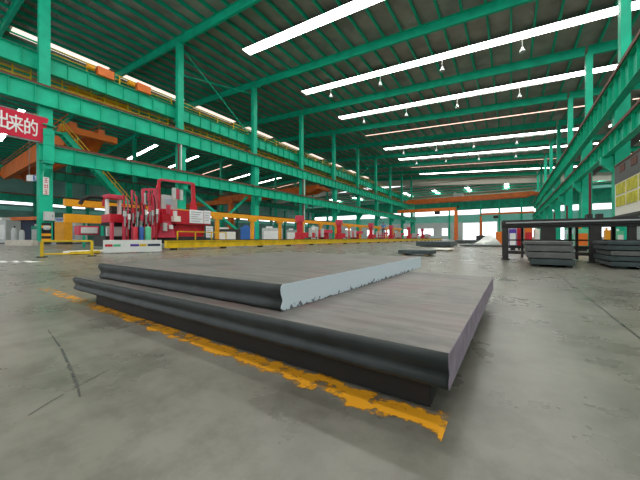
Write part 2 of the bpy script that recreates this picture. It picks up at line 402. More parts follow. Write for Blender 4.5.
# rafters, one per frame and bay
BAYS = [(XW, XL2 - .1, 'far left bay'), (XL2 + .1, -53, None), (-53, XL1 - .1, None), (XL1 + .1, XR - .1, 'main bay'), (XR + .1, XE, 'right-hand bay')]
def rafter(xa, xb, Y, label):
    za, zb = RH(xa), RH(xb)
    t = thing('roof_rafter', label, 'rafter', (xa, Y, za))
    d = (xb - xa, 0, zb - za)
    MB().bar((0, 0, 0), d, .30, .04, 0, -.5).build('bottom_flange', M['green'], t)
    MB().bar((0, 0, 0), d, .30, .04, 0, .5).build('top_flange', M['green'], t)
    MB().bar((0, 0, 0), d, .03, .96).build('web', M['green'], t)
for k, Y in enumerate(FR):
    if not vis(Y): continue
    n = ORD[k - 1]
    rafter(XL1 - .1 + .12, XR - .12, Y, 'long teal roof rafter over the main bay, %s from the camera' % n)
    rafter(-53 + .02, XL1 - .12, Y, 'teal roof rafter just beyond the left row of columns, %s of that half span' % n)
    rafter(XR + .12, XE - .2, Y, 'teal roof rafter beyond the right row of columns, %s of that span' % n)
    if Y > 6:
        rafter(XL2 + .12, -53 - .02, Y, 'teal roof rafter past the ridge light in the neighbouring bay, %s one' % n)
        rafter(XW + .2, XL2 - .12, Y, 'teal roof rafter in the farthest left span, %s one' % n)
for i, y in enumerate((123, 130, 137, 144, 152)):
    t = thing('roof_beam', 'teal beam across the ceiling of the far end hall, %s from the main bay' % ORD[i].replace('nearest', 'first'), 'beam', (XW, y, 21.35), group='ceiling beams of the end hall')
    MB().box(0, XE - XW, -.15, .15, 0, .05).box(0, XE - XW, -.15, .15, .48, .52).box(0, XE - XW, -.02, .02, .05, .48).build('section', M['green'], t)
# purlins
x = XW + 1; i = 0
while x < XE - 1:
    z = RH(x) + .49
    if abs(x + 53) > .6:
        b = 'main bay' if XL1 < x < XR else ('bay beyond the left columns' if x < XL1 else 'bay beyond the right columns')
        o = MB().bar((0, Y0 + 10, .12), (0, Y1 - .1, .12), .19, .34).build('roof_purlin', M['green'])
        o.location = (x, 0, z)
        tag(o, 'slim teal purlin running lengthwise under the roof of the ' + b, 'purlin', 'roof purlins of the ' + b)
    x += 2.0
# lamps under the skylights of the main bay
lamp0 = None
for ri, y in enumerate((37.3, 49.1, 73, 85)):
    yy = y - .1
    cb = MB().tube((-28, yy, RH(-28) - .15), (6.2, yy, RH(6.2) - .15), .035, 6).build('lamp_cable', M['cable'])
    tag(cb, 'thin pale conduit stretched under the %s skylight strip of the main bay' % ['nearest', 'second', 'fourth', 'fifth'][ri], 'conduit')
    for xi, xx in enumerate((-23, -15, -7, 1)):
        z = RH(xx) - .15
        lb = 'small hanging bay lamp under the %s skylight strip, %s from the left columns' % (['nearest', 'second', 'fourth', 'fifth'][ri], ['first', 'second', 'third', 'fourth'][xi])
        if lamp0 is None:
            lamp0 = t = thing('bay_lamp', lb, 'lamp', (xx, yy, z), group='hanging bay lamps')
            MB().tube((0, 0, -.8), (0, 0, 0), .03, 6).build('rod', M['cable'], t)
            MB().lathe((0, 0, -1.35), [(.30, 0), (.26, .12), (.14, .32), (.09, .55)], 14).build('lamp_shade', M['lamp'], t, smooth=True)
        else: dup(lamp0, (xx, yy, z), lb)

# bracing rods and braces of the left row
def brace(p, q, w, label, name='diagonal_brace', m='green', rnd=False):
    p = Vector(p); q = Vector(q)
    mb = MB(); mb.tube((0, 0, 0), q - p, w / 2, 8) if rnd else mb.bar((0, 0, 0), q - p, w, w)
    o = mb.build(name, M[m]); o.location = p
    return tag(o, label, 'brace')
brace((-33.8, 19.9, 6.9), on_x(241, 233, -33.3), .32, 'teal diagonal brace falling from the second left column towards the blue cabinet')
brace((-33.8, 30.1, 6.9), on_x(229, 214, -33.3), .26, 'teal diagonal brace rising to the third left column')
for a, b, n in ((19, 31, 'between the second and third left columns'), (67, 79, 'far along the left row, sixth span')):
    brace((-33.2, a + .4, 23.6), (-33.2, b - .4, 16.0), .14, 'thin teal rod falling to the right %s' % n, 'bracing_rod', rnd=True)
    if a > 60: brace((-33.3, a + .4, 16.0), (-33.3, b - .4, 23.6), .14, 'thin teal rod rising to the right %s' % n, 'bracing_rod', rnd=True)
brace((-34.6, 20, 21.2), (-33.5, 30.6, 23.0), .14, 'thin teal rod near the roof beside the third left column', 'bracing_rod', rnd=True)

# yellow guard railings on the crane walkways
def railing(y0, L, z, X, label, group, hs=(1.55, 1.12, .7), sp=1.1, w=.1):
    t = thing('guard_railing', label, 'railing', (X, y0, z), group=group)
    for h in hs: MB().bar((0, 0, h), (0, L, h), w, w).build('rail', M['yellow'], t)
    n = int(L / sp)
    for i in range(n + 1): MB().box(-.05, .05, i * L / n - .05, i * L / n + .05, 0, hs[0]).build('post', M['yellow'], t)
    MB().box(-.015, .015, 0, L, 0, .15).build('toe_board', M['yellow'], t)
    return t
r1 = r2 = None
for k in range(9):
    y = FR[2] + 12 * k - (0 if k else 0)
    n = ['nearest', 'second', 'third', 'fourth', 'fifth', 'sixth', 'seventh', 'eighth', 'ninth'][k]
    l1 = 'yellow guard railing showing between the two upper left girders, %s span' % n
    l2 = 'yellow guard railing standing on top of the uppermost left girder, %s span' % n
    if r1 is None:
        r1 = railing(y + .5, 11.0, 13.85, -34.9, l1, 'railings between the upper girders'); r2 = railing(y + .5, 11.0, 16.62, -34.1, l2, 'railings on the uppermost girder', (.95, .5), 2.4, .06)
    else:
        dup(r1, (-34.9, y + .5, 13.85), l1); dup(r2, (-34.1, y + .5, 16.62), l2)
dup(r1, (-34.9, -4.5, 13.85), 'yellow guard railing between the upper girders left of the banner column')
tag(MB().box(-36.3, -34.5, -4, 116, 13.65, 13.83).build('crane_walkway', M['green2']), 'narrow teal walkway carrying the yellow railings along the left row', 'walkway')
tag(MB().box(-36.1, -35.9, -4, 116, 14.75, 15.15).box(-36.1, -35.9, -4, 116, 15.4, 15.6).build('busbar', M['wood']), 'long brown conductor bar running behind the yellow walkway railing', 'conductor bar')
# amber drive boxes of the neighbouring crane behind the railing
for px, n in ((84, 'nearer'), (116, 'farther')):
    p = on_x(px, 110, -35.1)
    t = thing('drive_box', '%s amber drive box showing behind the yellow railing of the crane walkway' % n, 'motor', (-35.5, p.y, 13.84), group='amber crane drive boxes')
    MB().box(-.3, .3, -1.1, 1.1, 0, 1.45).build('housing', M['amber'], t, bevel=.04)
    MB().tube((0, 1.1, 1.0), (0, 1.6, 1.0), .22, 12).build('motor', M['amber'], t)
for px, py, n in ((105, 73, 'left'), (143, 87, 'right')):
    p = on_x(px, py, -33.8)
    t = thing('drive_box', 'amber motor box on top of the uppermost left girder, the %s one' % n, 'motor', (-33.75, p.y, 16.62), group='amber boxes on the uppermost girder')
    MB().box(-.3, .3, -.7, .7, 0, .85).build('housing', M['orange'], t, bevel=.04)
    MB().tube((0, -.9, .5), (0, -1.5, .5), .25, 12).build('motor', M['amber'], t)

# downpipes at columns
for Y, X, z0, z1, lb in ((19, -32.35, 8.4, 11.6, 'brown'), (43, -32.35, 1, 11.6, 'dark')):
    o = MB().tube((X, Y - .62, z0), (X, Y - .62, z1), .10, 10).tube((X, Y - .62, z1 - .3), (X, Y - .62, z1), .13, 10).build('downpipe', M['brown'])
    tag(o, 'brown downpipe fixed beside the %s left column' % ('second' if Y == 19 else 'fourth'), 'pipe')
    o = MB().tube((X, Y - .38, z0), (X, Y - .38, z1), .07, 10).build('conduit', M['white'])
    o.location.x = .05 + .1
    tag(o, 'white conduit fixed on the face of the %s left column' % ('second' if Y == 19 else 'fourth'), 'pipe')
p = on_x(590, 200, 5.6)
for Y, n in ((p.y, 'nearer'), (p.y + 12, 'middle'), (p.y + 24, 'farthest')):
    tag(MB().tube((5.6, Y, 0), (5.6, Y, on_x(590, 173, 5.6).z if n == 'nearer' else 4.5), .09, 12).lathe((5.6, Y, 0), [(.25, 0), (.25, .05), (.14, .08)], 12).build('standpipe', M['brown']),
        'dark red standpipe in front of the right row of columns, the %s one' % n, 'pipe', 'dark red standpipes')

# ---------- cranes ----------
def bridge_crane(x0, x1, Y, z0, z1, label, trolley=True, m='orange'):
    t = thing('bridge_crane', label, 'crane', (x0, Y, z0)); L = x1 - x0; h = z1 - z0
    for k, y in enumerate((-1.2, 1.2)):
        MB().prism([(.4, y - .3, h), (L - .4, y - .3, h), (L - .4, y - .3, h * .45), (L - 2.5, y - .3, 0), (2.5, y - .3, 0), (.4, y - .3, h * .45)], (0, .6, 0)).build('main_girder', M[m], t)
    for x in (0, L): MB().box(x - .4, x + .4, -2.4, 2.4, h * .45 - .2, h * .45 + .45).build('end_truck', M[m], t)
    if trolley:
        c = MB().box(L * .45 - 1.4, L * .45 + 1.4, -1.5, 1.5, h, h + 1.0); c.tube((L * .45 - .9, -1.2, h + 1.25), (L * .45 - .9, 1.2, h + 1.25), .4, 12)
        c.build('trolley', M['lgrey'], t)
        MB().tube((L * .45, 0, h), (L * .45, 0, -1.6), .05, 6).box(L * .45 - .35, L * .45 + .35, -.25, .25, -2.2, -1.6).build('hook_block', M['dark'], t)
    for y in (-1.45, 1.45): MB().bar((1, y, h + .9), (L - 1, y, h + .9), .06, .06).bar((1, y, h + .45), (L - 1, y, h + .45), .05, .05).build('handrail', M[m], t)
    return t
bridge_crane(-32.4, 6.3, 107, 13.1, 14.6, 'orange bridge crane spanning the far end of the main bay')
bridge_crane(-71.9, -36.6, 11.2, 10.3, 12.4, 'big orange crane in the neighbouring bay just behind the red banner', trolley=False)
bridge_crane(-71.9, -35.6, 54, 10.9, 12.6, 'orange crane in the neighbouring bay showing between the left girders', trolley=False)
def semi_gantry(x_rail, x_leg, Y, ztop, label, m, lw=.9, gh=1.0):
    t = thing('semi_gantry_crane', label, 'crane', (x_leg, Y, 0)); d = x_rail - x_leg; s = 1 if d > 0 else -1
    a, b = sorted((0, d))
    MB().box(a, b, -.4, .4, ztop - gh, ztop).build('main_girder', M[m], t)
    MB().prism([(-lw / 2, -.8, .5), (lw / 2, -.8, .5), (lw / 2, -.3, ztop - 1), (-lw / 2, -.3, ztop - 1)], (0, .25, 0)).build('leg', M[m], t)
    MB().prism([(-lw / 2, .8, .5), (lw / 2, .8, .5), (lw / 2, .3, ztop - 1), (-lw / 2, .3, ztop - 1)], (0, -.25, 0)).build('leg', M[m], t)
    MB().box(-.4, .4, -1.6, 1.6, 0.02, .5).build('end_truck', M[m], t)
    MB().box(d * .3 - .7, d * .3 + .7, -.7, .7, ztop - 1.9, ztop - 1.0).tube((d * .3, 0, ztop - 1.9), (d * .3, 0, ztop - 3), .05, 6).build('hoist', M['dark'], t)
    return t
semi_gantry(-31.9, -13.9, 95, 10.0, 'orange semi-gantry crane with one leg near the far doors', 'orange')
semi_gantry(6.0, -8.6, 112, 9.1, 'faded red semi-gantry crane ending at the right row of columns', 'orange', lw=.6, gh=.6)
semi_gantry(-71.5, -50, 40, 9.0, 'orange semi-gantry crane low in the neighbouring bay', 'orange')

# stair descending behind the left row
pa = Vector((-34.9, 8.7, 10.5)); pb = Vector((-34.9, 15.0, 3.2))
st = thing('access_stair', 'steep teal stair with yellow handrails behind the lower left girder', 'stair', pa)
d = pb - pa
for o in (0, .8):
    MB().bar(Vector((-o, 0, 0)), d + Vector((-o, 0, 0)), .12, .45).build('stringer', M['green'], st)
    hr = MB(); up = Vector((-o, 0, 1.05)); hr.bar(up, up + d, .06, .06).bar(up - Vector((0, 0, .5)), up + d - Vector((0, 0, .5)), .05, .05)
    for i in range(7): q = d * (i / 6) + Vector((-o, 0, 0)); hr.bar(q, q + Vector((0, 0, 1.05)), .05, .05)
    hr.build('handrail', M['yellow'], st)
for i in range(1, 24): q = d * (i / 24); MB().box(-.8, 0, q.y - .12, q.y + .12, q.z - .02, q.z + .02).build('tread', M['green2'], st)
MB().box(-.8, .0, -2.0, 0, -.2, 0).build('landing', M['green'], st)
MB().bar((-.0, -2, 1.05), (0, 0, 1.05), .06, .06).bar((0, -1.9, 0), (0, -1.9, 1.05), .05, .05).bar((0, -1, 0), (0, -1, 1.05), .05, .05).build('landing_rail', M['yellow'], st)
MB().box(-1.0, .05, 6.2, 6.9, -7.3 - 3.2, -7.3).build('support', M['green2'], st)

# ---------- banner, column signs ----------
bn = thing('banner', 'red cloth banner with large white characters at upper left', 'banner', (-31.7, 0, 0))
MB().quadbox([(0, -1.5, 8.45), (0, 6.6, 8.45), (.05, 6.6, 8.45), (.05, -1.5, 8.45), (0, -1.5, 10.42), (0, 6.95, 10.42), (.05, 6.95, 10.42), (.05, -1.5, 10.42)]).build('cloth', M['banner'], bn)
MB().tube((-.05, -1.5, 8.38), (-.05, 6.6, 8.38), .06, 8).build('pole', M['grey'], bn)
MB().tube((-.05, -1.5, 10.5), (-.05, 6.9, 10.5), .04, 8).build('rope', M['grey'], bn)
def text(s, size, loc, rot, m, parent, name='lettering', ext=.01, sx=1.0, off=0.0):
    cu = bpy.data.curves.new(name, 'FONT'); cu.body = s; cu.size = size; cu.extrude = ext; cu.bevel_depth = size * .012; cu.offset = off
    cu.align_x = 'CENTER'; cu.align_y = 'CENTER'; cu.materials.append(M[m])
    tmp = bpy.data.objects.new('tmp', cu); COL.objects.link(tmp); bpy.context.view_layer.update()
    me = bpy.data.meshes.new_from_object(tmp.evaluated_get(bpy.context.evaluated_depsgraph_get())); bpy.data.objects.remove(tmp)
    if not me.materials: me.materials.append(M[m])
    o = bpy.data.objects.new(name, me); COL.objects.link(o); o.location = loc; o.rotation_euler = rot; o.scale = (sx, 1, 1); o.parent = parent
    return o
RX = (math.pi / 2, 0, math.pi / 2)
for ch, px, py in (('\u51fa', 1.5, 120.5), ('\u6765', 16, 125), ('\u7684', 31, 128.8)):
    p = on_x(px, py, -31.64)
    text(ch, 1.42, (.06, p.y, p.z), RX, 'white', bn, 'character', sx=.62)

c0 = FR[2]
sg = thing('notice_sign', 'tall white sign with red characters on the banner column', 'sign', (-32.5, 0, 0))
a = on_x(43, 171.5, -32.5); b = on_x(49, 195, -32.5)
MB().box(0, .03, a.y, b.y, b.z, a.z).build('panel', M['white'], sg)
for i in range(4):     # illegible red writing: a few strokes per character
    zc = a.z - (a.z - b.z) * (i + .5) / 4; yc = (a.y + b.y) / 2
    g = MB(); w = .13; h = .17
    for zz in (-h, 0, h) if i % 2 else (-h * .8, h * .3): g.box(.03, .04, yc - w, yc + w, zc + zz - .02, zc + zz + .02)
    for yy in ((-w * .5, w * .6) if i % 2 == 0 else (0,)): g.box(.03, .04, yc + yy - .02, yc + yy + .02, zc - h, zc + h)
    g.build('character', M['banner'], sg)
a = on_x(43.5, 211.5, -32.4); b = on_x(54, 221, -32.4)
bx = thing('junction_box', 'grey electrical box mounted on the banner column', 'box', (-32.55, (a.y + b.y) / 2, b.z))
w = (b.y - a.y) / 2; h = a.z - b.z
MB().box(0, .35, -w, w, 0, h).build('housing', M['lgrey'], bx, bevel=.02)
MB().box(.35, .37, -w + .06, w - .06, .05, h - .05).build('door', M['lgrey'], bx)
MB().box(.37, .40, w - .16, w - .12, h * .45, h * .6).build('handle', M['dark'], bx)
hz = thing('hazard_guard', 'black and yellow striped guard around the foot of the banner column', 'column guard', (-32.3, c0, 0))
ha, hb = on_x(41.5, 222, -32.3), on_x(51, 240, -32.3)
for i in range(8):
    MB().box(0, .06, ha.y - c0, hb.y - c0, .1 + i * .22, .32 + i * .22).build('band', M['amber'] if i in (1, 3, 6) else M['black'], hz)
MB().lathe((.12, (ha.y + hb.y) / 2 - c0, 1.45), [(.02, -.2), (.2, -.15), (.24, 0), (.2, .15), (.02, .2)], 14).build('hose_reel', M['lgrey'], hz, label='pale round reel')
a = at_depth(54.5, 222, 26.5)
oc = thing('electrical_cabinet', 'tall amber cabinet standing right of the banner column', 'cabinet', (a.x, a.y, 0), PSI)
W = 10.5 * 26.5 / F; HH = a.z
MB().box(0, W, 0, .8, 0, .25).build('plinth', M['dark'], oc)
MB().box(0, W, 0, .8, .25, HH).build('housing', M['amber'], oc, bevel=.02)
MB().box(.04, W / 2 - .01, -.03, 0, .32, HH - .05).build('door', M['amber'], oc)
MB().box(W / 2 + .01, W - .04, -.03, 0, .32, HH - .05).build('door', M['amber'], oc)
MB().box(.03, W - .02, .02, .1, HH, HH + .42).build('sign_board', M['lblue'], oc)
MB().box(.12, W - .12, .0, .02, HH + .22, HH + .3).box(.2, W - .3, .0, .02, HH + .1, HH + .15).build('writing', M['purple'], oc)
p = at_depth(26.5, 181, 24.5); q = at_depth(38.5, 175, 24.5)
ws = thing('bay_sign', 'small white and blue sign hanging left of the banner column', 'sign', (p.x, p.y, 0), PSI)
W = 12 * 24.5 / F
MB().box(0, W, 0, .05, p.z, q.z).build('panel', M['white'], ws)
MB().box(W * .55, W, -.01, 0, p.z + .02, q.z - .02).build('blue_field', M['blue'], ws)
text('5', .42, (W * .78, -.02, (p.z + q.z) / 2), (math.pi / 2, 0, 0), 'white', ws, 'numeral')
MB().bar((W * .2, .03, q.z), (W * .2, .03, q.z + 3.9), .03, .03).bar((W * .8, .03, q.z), (W * .8, .03, q.z + 3.9), .03, .03).build('hanger', M['grey'], ws)

# ---------- foreground plates ----------
def cam2w(r, f, z): return Vector((r * C_ - f * S_, r * S_ + f * C_, z))
def steel_plate(nr, dirl, dirw, L, W, z0, t, label, name='steel_plate', end=None, sh=0.0):
    """nr: near right corner; dirl along the long dark side; dirw along the right end"""
    rz = math.atan2(-dirl.y, -dirl.x)            # local -x runs along dirl
    e = thing(name, label, 'steel plate', (nr.x, nr.y, z0), rz, 'thick steel plates in front')
    # waisted rolled edge: profile of the long sides, z fraction -> inset
    prof = [(0, .010), (.06, .003), (.16, .001), (.28, .008), (.38, .014), (.50, .010), (.62, .002), (.80, -.002), (.93, .002), (1.0, .012)]
    sec = [(i, z * t) for z, i in prof] + [(W - i, z * t) for z, i in reversed(prof)]
    v = []; f = []; n = len(sec)
    segs = 24
    for k in range(segs + 1):
        for yy, zz in sec:
            wob = .0035 * math.sin(k * 2.1 + zz * 40) if zz < t * .9 else 0
            v.append((-L * k / segs + sh * yy, yy + wob, zz))
    for k in range(segs):
        for i in range(n):
            j = (i + 1) % n; f.append((k * n + i, k * n + j, (k + 1) * n + j, (k + 1) * n + i))
    f.append(tuple(reversed(range(n)))); f.append(tuple(segs * n + i for i in range(n)))
    me = bpy.data.meshes.new('slab'); me.from_pydata(v, [], f); me.materials.append(M['plateside']); me.materials.append(M['plate'])
    np_ = len(prof)
    for k in range(segs):
        for i in range(n):
            me.polygons[k * n + i].use_smooth = not (i == np_ - 1 or i == n - 1)
            if i == np_ - 1: me.polygons[k * n + i].material_index = 1
    me.update()
    import bmesh
    bm = bmesh.new(); bm.from_mesh(me); bmesh.ops.recalc_face_normals(bm, faces=bm.faces); bm.to_mesh(me); bm.free()
    o = bpy.data.objects.new('slab', me); COL.objects.link(o); o.parent = e
    # the cut end
    MB().prism([(.0005 + sh * yy, yy, zz) for yy, zz in sec], (.002, 0, 0)).build('cut_end', end, e, label='painted cut end')
    return e
A_ = .368                      # eye above the lower plate's top
zt = EYE - A_
def cpt(px, py, a): z = a * F / (py - HY); return cam2w((px - CX) / F * z, z, EYE - a)
NR = cpt(448, 354.5, A_); FRr = cpt(493, 277, A_); LT = cpt(73, 277, A_)
dl = (LT - NR).normalized(); dw = Vector((-dl.y, dl.x, 0)); 
if dw.dot(FRr - NR) < 0: dw = -dw
T1 = .118; T2 = .134
SH = -(FRr - NR).dot(dl) / (FRr - NR).dot(dw)
WL = (FRr - NR).dot(dw); LL = (LT - NR).length
end_lower = M['violet']
def painted_end():
    m = bpy.data.materials.new('chipped_pale_blue_paint'); m.use_nodes = True
    nt = m.node_tree; b = nt.nodes['Principled BSDF']; L = nt.links.new
    tc = nt.nodes.new('ShaderNodeTexCoord'); n = nt.nodes.new('ShaderNodeTexNoise'); n.inputs['Scale'].default_value = 26; n.inputs['Detail'].default_value = 6
    L(tc.outputs['Object'], n.inputs['Vector'])
    sp = nt.nodes.new('ShaderNodeSeparateXYZ'); L(tc.outputs['Object'], sp.inputs[0])
    # paint has flaked off along the lower edge
    mr = nt.nodes.new('ShaderNodeMapRange'); mr.inputs[1].default_value = 0; mr.inputs[2].default_value = .05; mr.inputs[3].default_value = -.16; mr.inputs[4].default_value = .2; L(sp.outputs[2], mr.inputs[0])
    a = nt.nodes.new('ShaderNodeMath'); L(n.outputs['Fac'], a.inputs[0]); L(mr.outputs[0], a.inputs[1])
    r = nt.nodes.new('ShaderNodeValToRGB'); e = r.color_ramp.elements; e[0].position = .36; e[0].color = (.13, .15, .18, 1); e[1].position = .41; e[1].color = (.66, .74, .82, 1)
    L(a.outputs[0], r.inputs['Fac']); L(r.outputs['Color'], b.inputs['Base Color']); b.inputs['Roughness'].default_value = .6
    return m
steel_plate(NR, dl, dw, LL, WL, zt - T1, T1, 'lower and longer of the two big steel plates in front, with a lavender cut end', end=end_lower, sh=SH)
B_ = A_ - T2 - .004
NR2 = cpt(280.5, 284.3, B_); FR2 = cpt(419, 256, B_); LT2 = cpt(95, 263, B_)
steel_plate(NR2, dl, dw, (LT2 - NR2).length * .985, (FR2 - NR2).dot(dw) * .955, zt + .002, T2, 'upper of the two big steel plates in front, with a pale blue painted end', end=painted_end(), sh=SH)
# long black bearers added to darken the shaded gap under the lower plate
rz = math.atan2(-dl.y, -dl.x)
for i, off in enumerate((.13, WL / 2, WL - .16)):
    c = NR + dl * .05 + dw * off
    o = MB().box(-(LL - .35), -.02, -.05, .05, 0, zt - T1).build('shade_bearer', M['black'], bevel=.004)
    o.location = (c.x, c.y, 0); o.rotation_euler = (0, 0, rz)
    tag(o, 'added black bearer deepening the shade under the lower big plate, %s' % ['along its near dark side', 'under its middle', 'along its rear side'][i], 'bearer', 'added shade bearers under the lower plate')

# ---------- floor marks ----------
def strip_mesh(name, pts, w, m, z):
    vs = []; fs = []; n = len(pts)
    tot = [0]
    for a, b in zip(pts, pts[1:]): tot.append(tot[-1] + (b - a).length)
    for i, p in enumerate(pts):
        d = (pts[min(i + 1, n - 1)] - pts[max(i - 1, 0)]).normalized(); sd = Vector((-d.y, d.x, 0))
        ww = w[i] if isinstance(w, list) else w
        vs += [(p.x - sd.x * ww / 2, p.y - sd.y * ww / 2, z), (p.x + sd.x * ww / 2, p.y + sd.y * ww / 2, z)]
    fs = [(2 * i, 2 * i + 2, 2 * i + 3, 2 * i + 1) for i in range(n - 1)]
    me = bpy.data.meshes.new(name); me.from_pydata(vs, [], fs); uv = me.uv_layers.new()
    for p in me.polygons:
        for li in p.loop_indices:
            vi = me.loops[li].vertex_index; uv.data[li].uv = (1 - tot[vi // 2] / tot[-1], vi % 2)
    me.materials.append(m); o = bpy.data.objects.new(name, me); COL.objects.link(o); return o
pa = on_floor(42, 288); pb = on_floor(430, 421)
pb = pb + (pb - pa).normalized() * .05
o = strip_mesh('floor_line', [pb.lerp(pa, i / 10) for i in range(11)], .165, M['line'], .002)
tag(o, 'worn yellow painted line on the concrete in front of the plates', 'floor marking')
o = strip_mesh('tyre_mark', [on_floor(a, b) for a, b in ((48, 330), (62, 350), (71, 370), (77, 385), (80, 397))], [.004, .009, .013, .011, .005], M['tyre'], .0015)
tag(o, 'short curved dark skid mark on the floor at lower left', 'floor mark')
o = strip_mesh('floor_scratch', [on_floor(a, b) for a, b in ((15, 424), (50, 402), (82, 384), (110, 369))], .005, M['tyre'], .0012)
tag(o, 'straight thin scratch crossing the curved skid mark', 'floor mark')
for i, (x0, x1) in enumerate(((-4, 9), (10, 21), (23, 37))):
    o = strip_mesh('lane_dash', [on_floor(x0, 261.2), on_floor(x1, 262.2)], .22, M['white'], .002)
    tag(o, 'short white dash painted left of the yellow barrier, %s' % ['cut by the frame edge', 'middle one', 'closest to the barrier'][i], 'floor marking', 'white floor dashes')

# ---------- low yellow barrier and low white sign board ----------
a = on_floor(42, 257.5); b = on_floor(92, 256.3); L = (b - a).length; rz = math.atan2((b - a).y, (b - a).x)
br = thing('safety_barrier', 'low yellow pipe barrier on the floor at left', 'barrier', a, rz)
MB().bar((0, 0, .50), (L, 0, .50), .06, .06).build('top_rail', M['yellow'], br, bevel=.01)
MB().bar((0, 0, .10), (L, 0, .10), .05, .05).build('bottom_rail', M['yellow'], br, bevel=.01)
for x in (0, L):
    q = MB().box(x - .035, x + .035, -.035, .035, .03, .5).build('post', M['yellow'], br)
    MB().box(x - .1, x + .1, -.1, .1, 0, .03).build('foot_plate', M['dark'], q)
a = on_floor(62, 255.5); b = on_floor(102, 253.5)
L = (b - a).length; rz = math.atan2((b - a).y, (b - a).x)
pl = thing('timber_beam', 'pale timber beam with a yellow edge lying behind the low barrier', 'beam', a + Vector((0, .2, 0)), rz)
MB().box(0, L, 0, .35, .04, .14).build('plank', M['cream'], pl, bevel=.01)
MB().box(0, L * .75, -.04, 0, .03, .12).build('edge_strip', M['yellow'], pl)
for x in (.3, L - .3): MB().box(x - .06, x + .06, 0, .3, 0, .04).build('spacer', M['wood'], pl)
a = on_x(103, 254, -12.75); a.z = 0; b = Vector((-12.1, 6.15, 0)); L = (b - a).length; rz = math.atan2((b - a).y, (b - a).x)
wb = thing('sign_board', 'long low white board with small coloured patches, end-on to the yellow track beam', 'sign', a, rz)
MB().box(0, L, 0, .06, .04, .52).build('panel', M['white'], wb, bevel=.005)
MB().box(.1, .25, -.15, .25, 0, .04).box(L - .25, L - .1, -.15, .25, 0, .04).build('foot', M['grey'], wb)
for (u0, u1, mm) in ((.03, .15, 'red'), (.16, .28, 'mint'), (.44, .59, 'purple'), (.60, .72, 'yellow'), (.74, .97, 'navy')):
    MB().box(u0 * L, u1 * L, -.008, 0, .27, .36).build('colour_patch', M[mm], wb)

# ---------- long yellow track ----------
tk = thing('track_beam', 'long low yellow track beam with dark rail running down the hall', 'track', (-14, 7.3, 0))
L = 66
MB().box(-.14, .14, 0, L, .10, .15).box(-.14, .14, 0, L, .43, .47).box(-.10, .10, 0, L, .15, .43).build('beam', M['yellow'], tk)
MB().box(-.05, .05, 0, L, .47, .52).build('rail', M['dark'], tk)
for i in range(23): MB().box(-.16, .16, .3 + i * 2.95, .5 + i * 2.95, 0, .10).build('foot', M['dark'], tk)
# overhead yellow pipe on posts
ya = on_x(64, 201, -19).y
op = thing('overhead_pipe', 'long amber overhead beam on posts passing behind the red machines', 'pipe rack', (-19, ya, 0))
L = 54; zt_ = on_x(200, 213, -19).z
MB().box(-.14, .14, 0, L, zt_ - .19, zt_ + .16).build('beam', M['amber'], op)
yp = on_x(217, 213, -19).y - ya
for i in range(13):
    y = yp + 3.62 * i
    if 0 < y < L: MB().box(-.10, .10, y - .14, y + .14, 0, zt_ - .19).box(-.13, .13, y - .4, y + .4, zt_ - .38, zt_ - .19).build('post', M['amber'], op)
y = on_x(111, 213, -19).y - ya
MB().box(-.10, .10, y - .14, y + .14, 0, zt_ - .19).build('post', M['amber'], op)
la, lb_ = on_x(64, 218, -23), on_x(106, 219.5, -23)
lf = thing('low_frame', 'low amber frame under the left end of the overhead beam', 'frame', (-23, la.y, 0))
L = lb_.y - la.y
MB().box(-.15, .15, 0, L, la.z - .27, la.z + .27).build('beam', M['amber'], lf)
for y in (L * .45, L * .9): MB().box(-.06, .06, y - .06, y + .06, 0, la.z - .27).build('post', M['green2'], lf)

# ---------- red cutting machines ----------
MX = -17.2
def P(px, py, X=MX): return on_x(px, py, X)
def slab(mb, x0, y0, x1, y1, dx0=-.4, dx1=.4, X=MX):
    a = P(x0, y1, X); b = P(x1, y1, X); zc = (P(x0, y0, X).z + P(x1, y0, X).z) / 2; z0 = (a.z + b.z) / 2
    mb.box(X + dx0, X + dx1, a.y, b.y, max(z0, 0), zc); return mb
# machine one: pink portal with carriage
m1 = thing('cutting_machine', 'red flame cutting machine with pink portal behind the low white board', 'machine')
def part(name, args, m, parent, **k):
    mb = MB()
    for a_ in args: slab(mb, *a_, **k)
    return mb.build(name, M[m], parent, bevel=.015)
bed1 = part('bed', [(103, 236, 150, 246)], 'dark', m1, dx0=-1.2, dx1=.3)
part('carriage', [(106, 215, 133, 223)], 'red', m1, dx0=-.6, dx1=.5)
part('darkening_slab', [(121, 206, 157, 237)], 'dark', m1, dx0=-1.5, dx1=-1.2)  # dark slab added to darken the background between the torch stands
part('deck', [(107, 223, 150, 226)], 'black', m1, dx0=-.8, dx1=.3)
for x in (107, 119.3):
    part('portal_post', [(x - 1.1, 199, x + 1.1, 214.6)], 'white', m1, dx0=-.15, dx1=.15)
    part('portal_foot', [(x - 1.2, 223, x + 1.2, 241)], 'pink', m1, dx0=.45, dx1=.7)
part('portal_head', [(104.8, 195.5, 121.5, 199.2)], 'pink', m1, dx0=-.4, dx1=.4)
part('portal_bracket', [(104.5, 199, 110.5, 206)], 'red', m1, dx0=-.35, dx1=-.15)
part('base_panel', [(104, 227, 125, 236.3)], 'lgrey', m1, dx0=.2, dx1=.35)
part('red_box', [(77.5, 226, 97.5, 235)], 'pink', m1, dx0=-.5, dx1=.2, X=-19)
part('white_front', [(79.5, 227.5, 96.0, 233.5)], 'white', m1, dx0=.2, dx1=.25, X=-19)
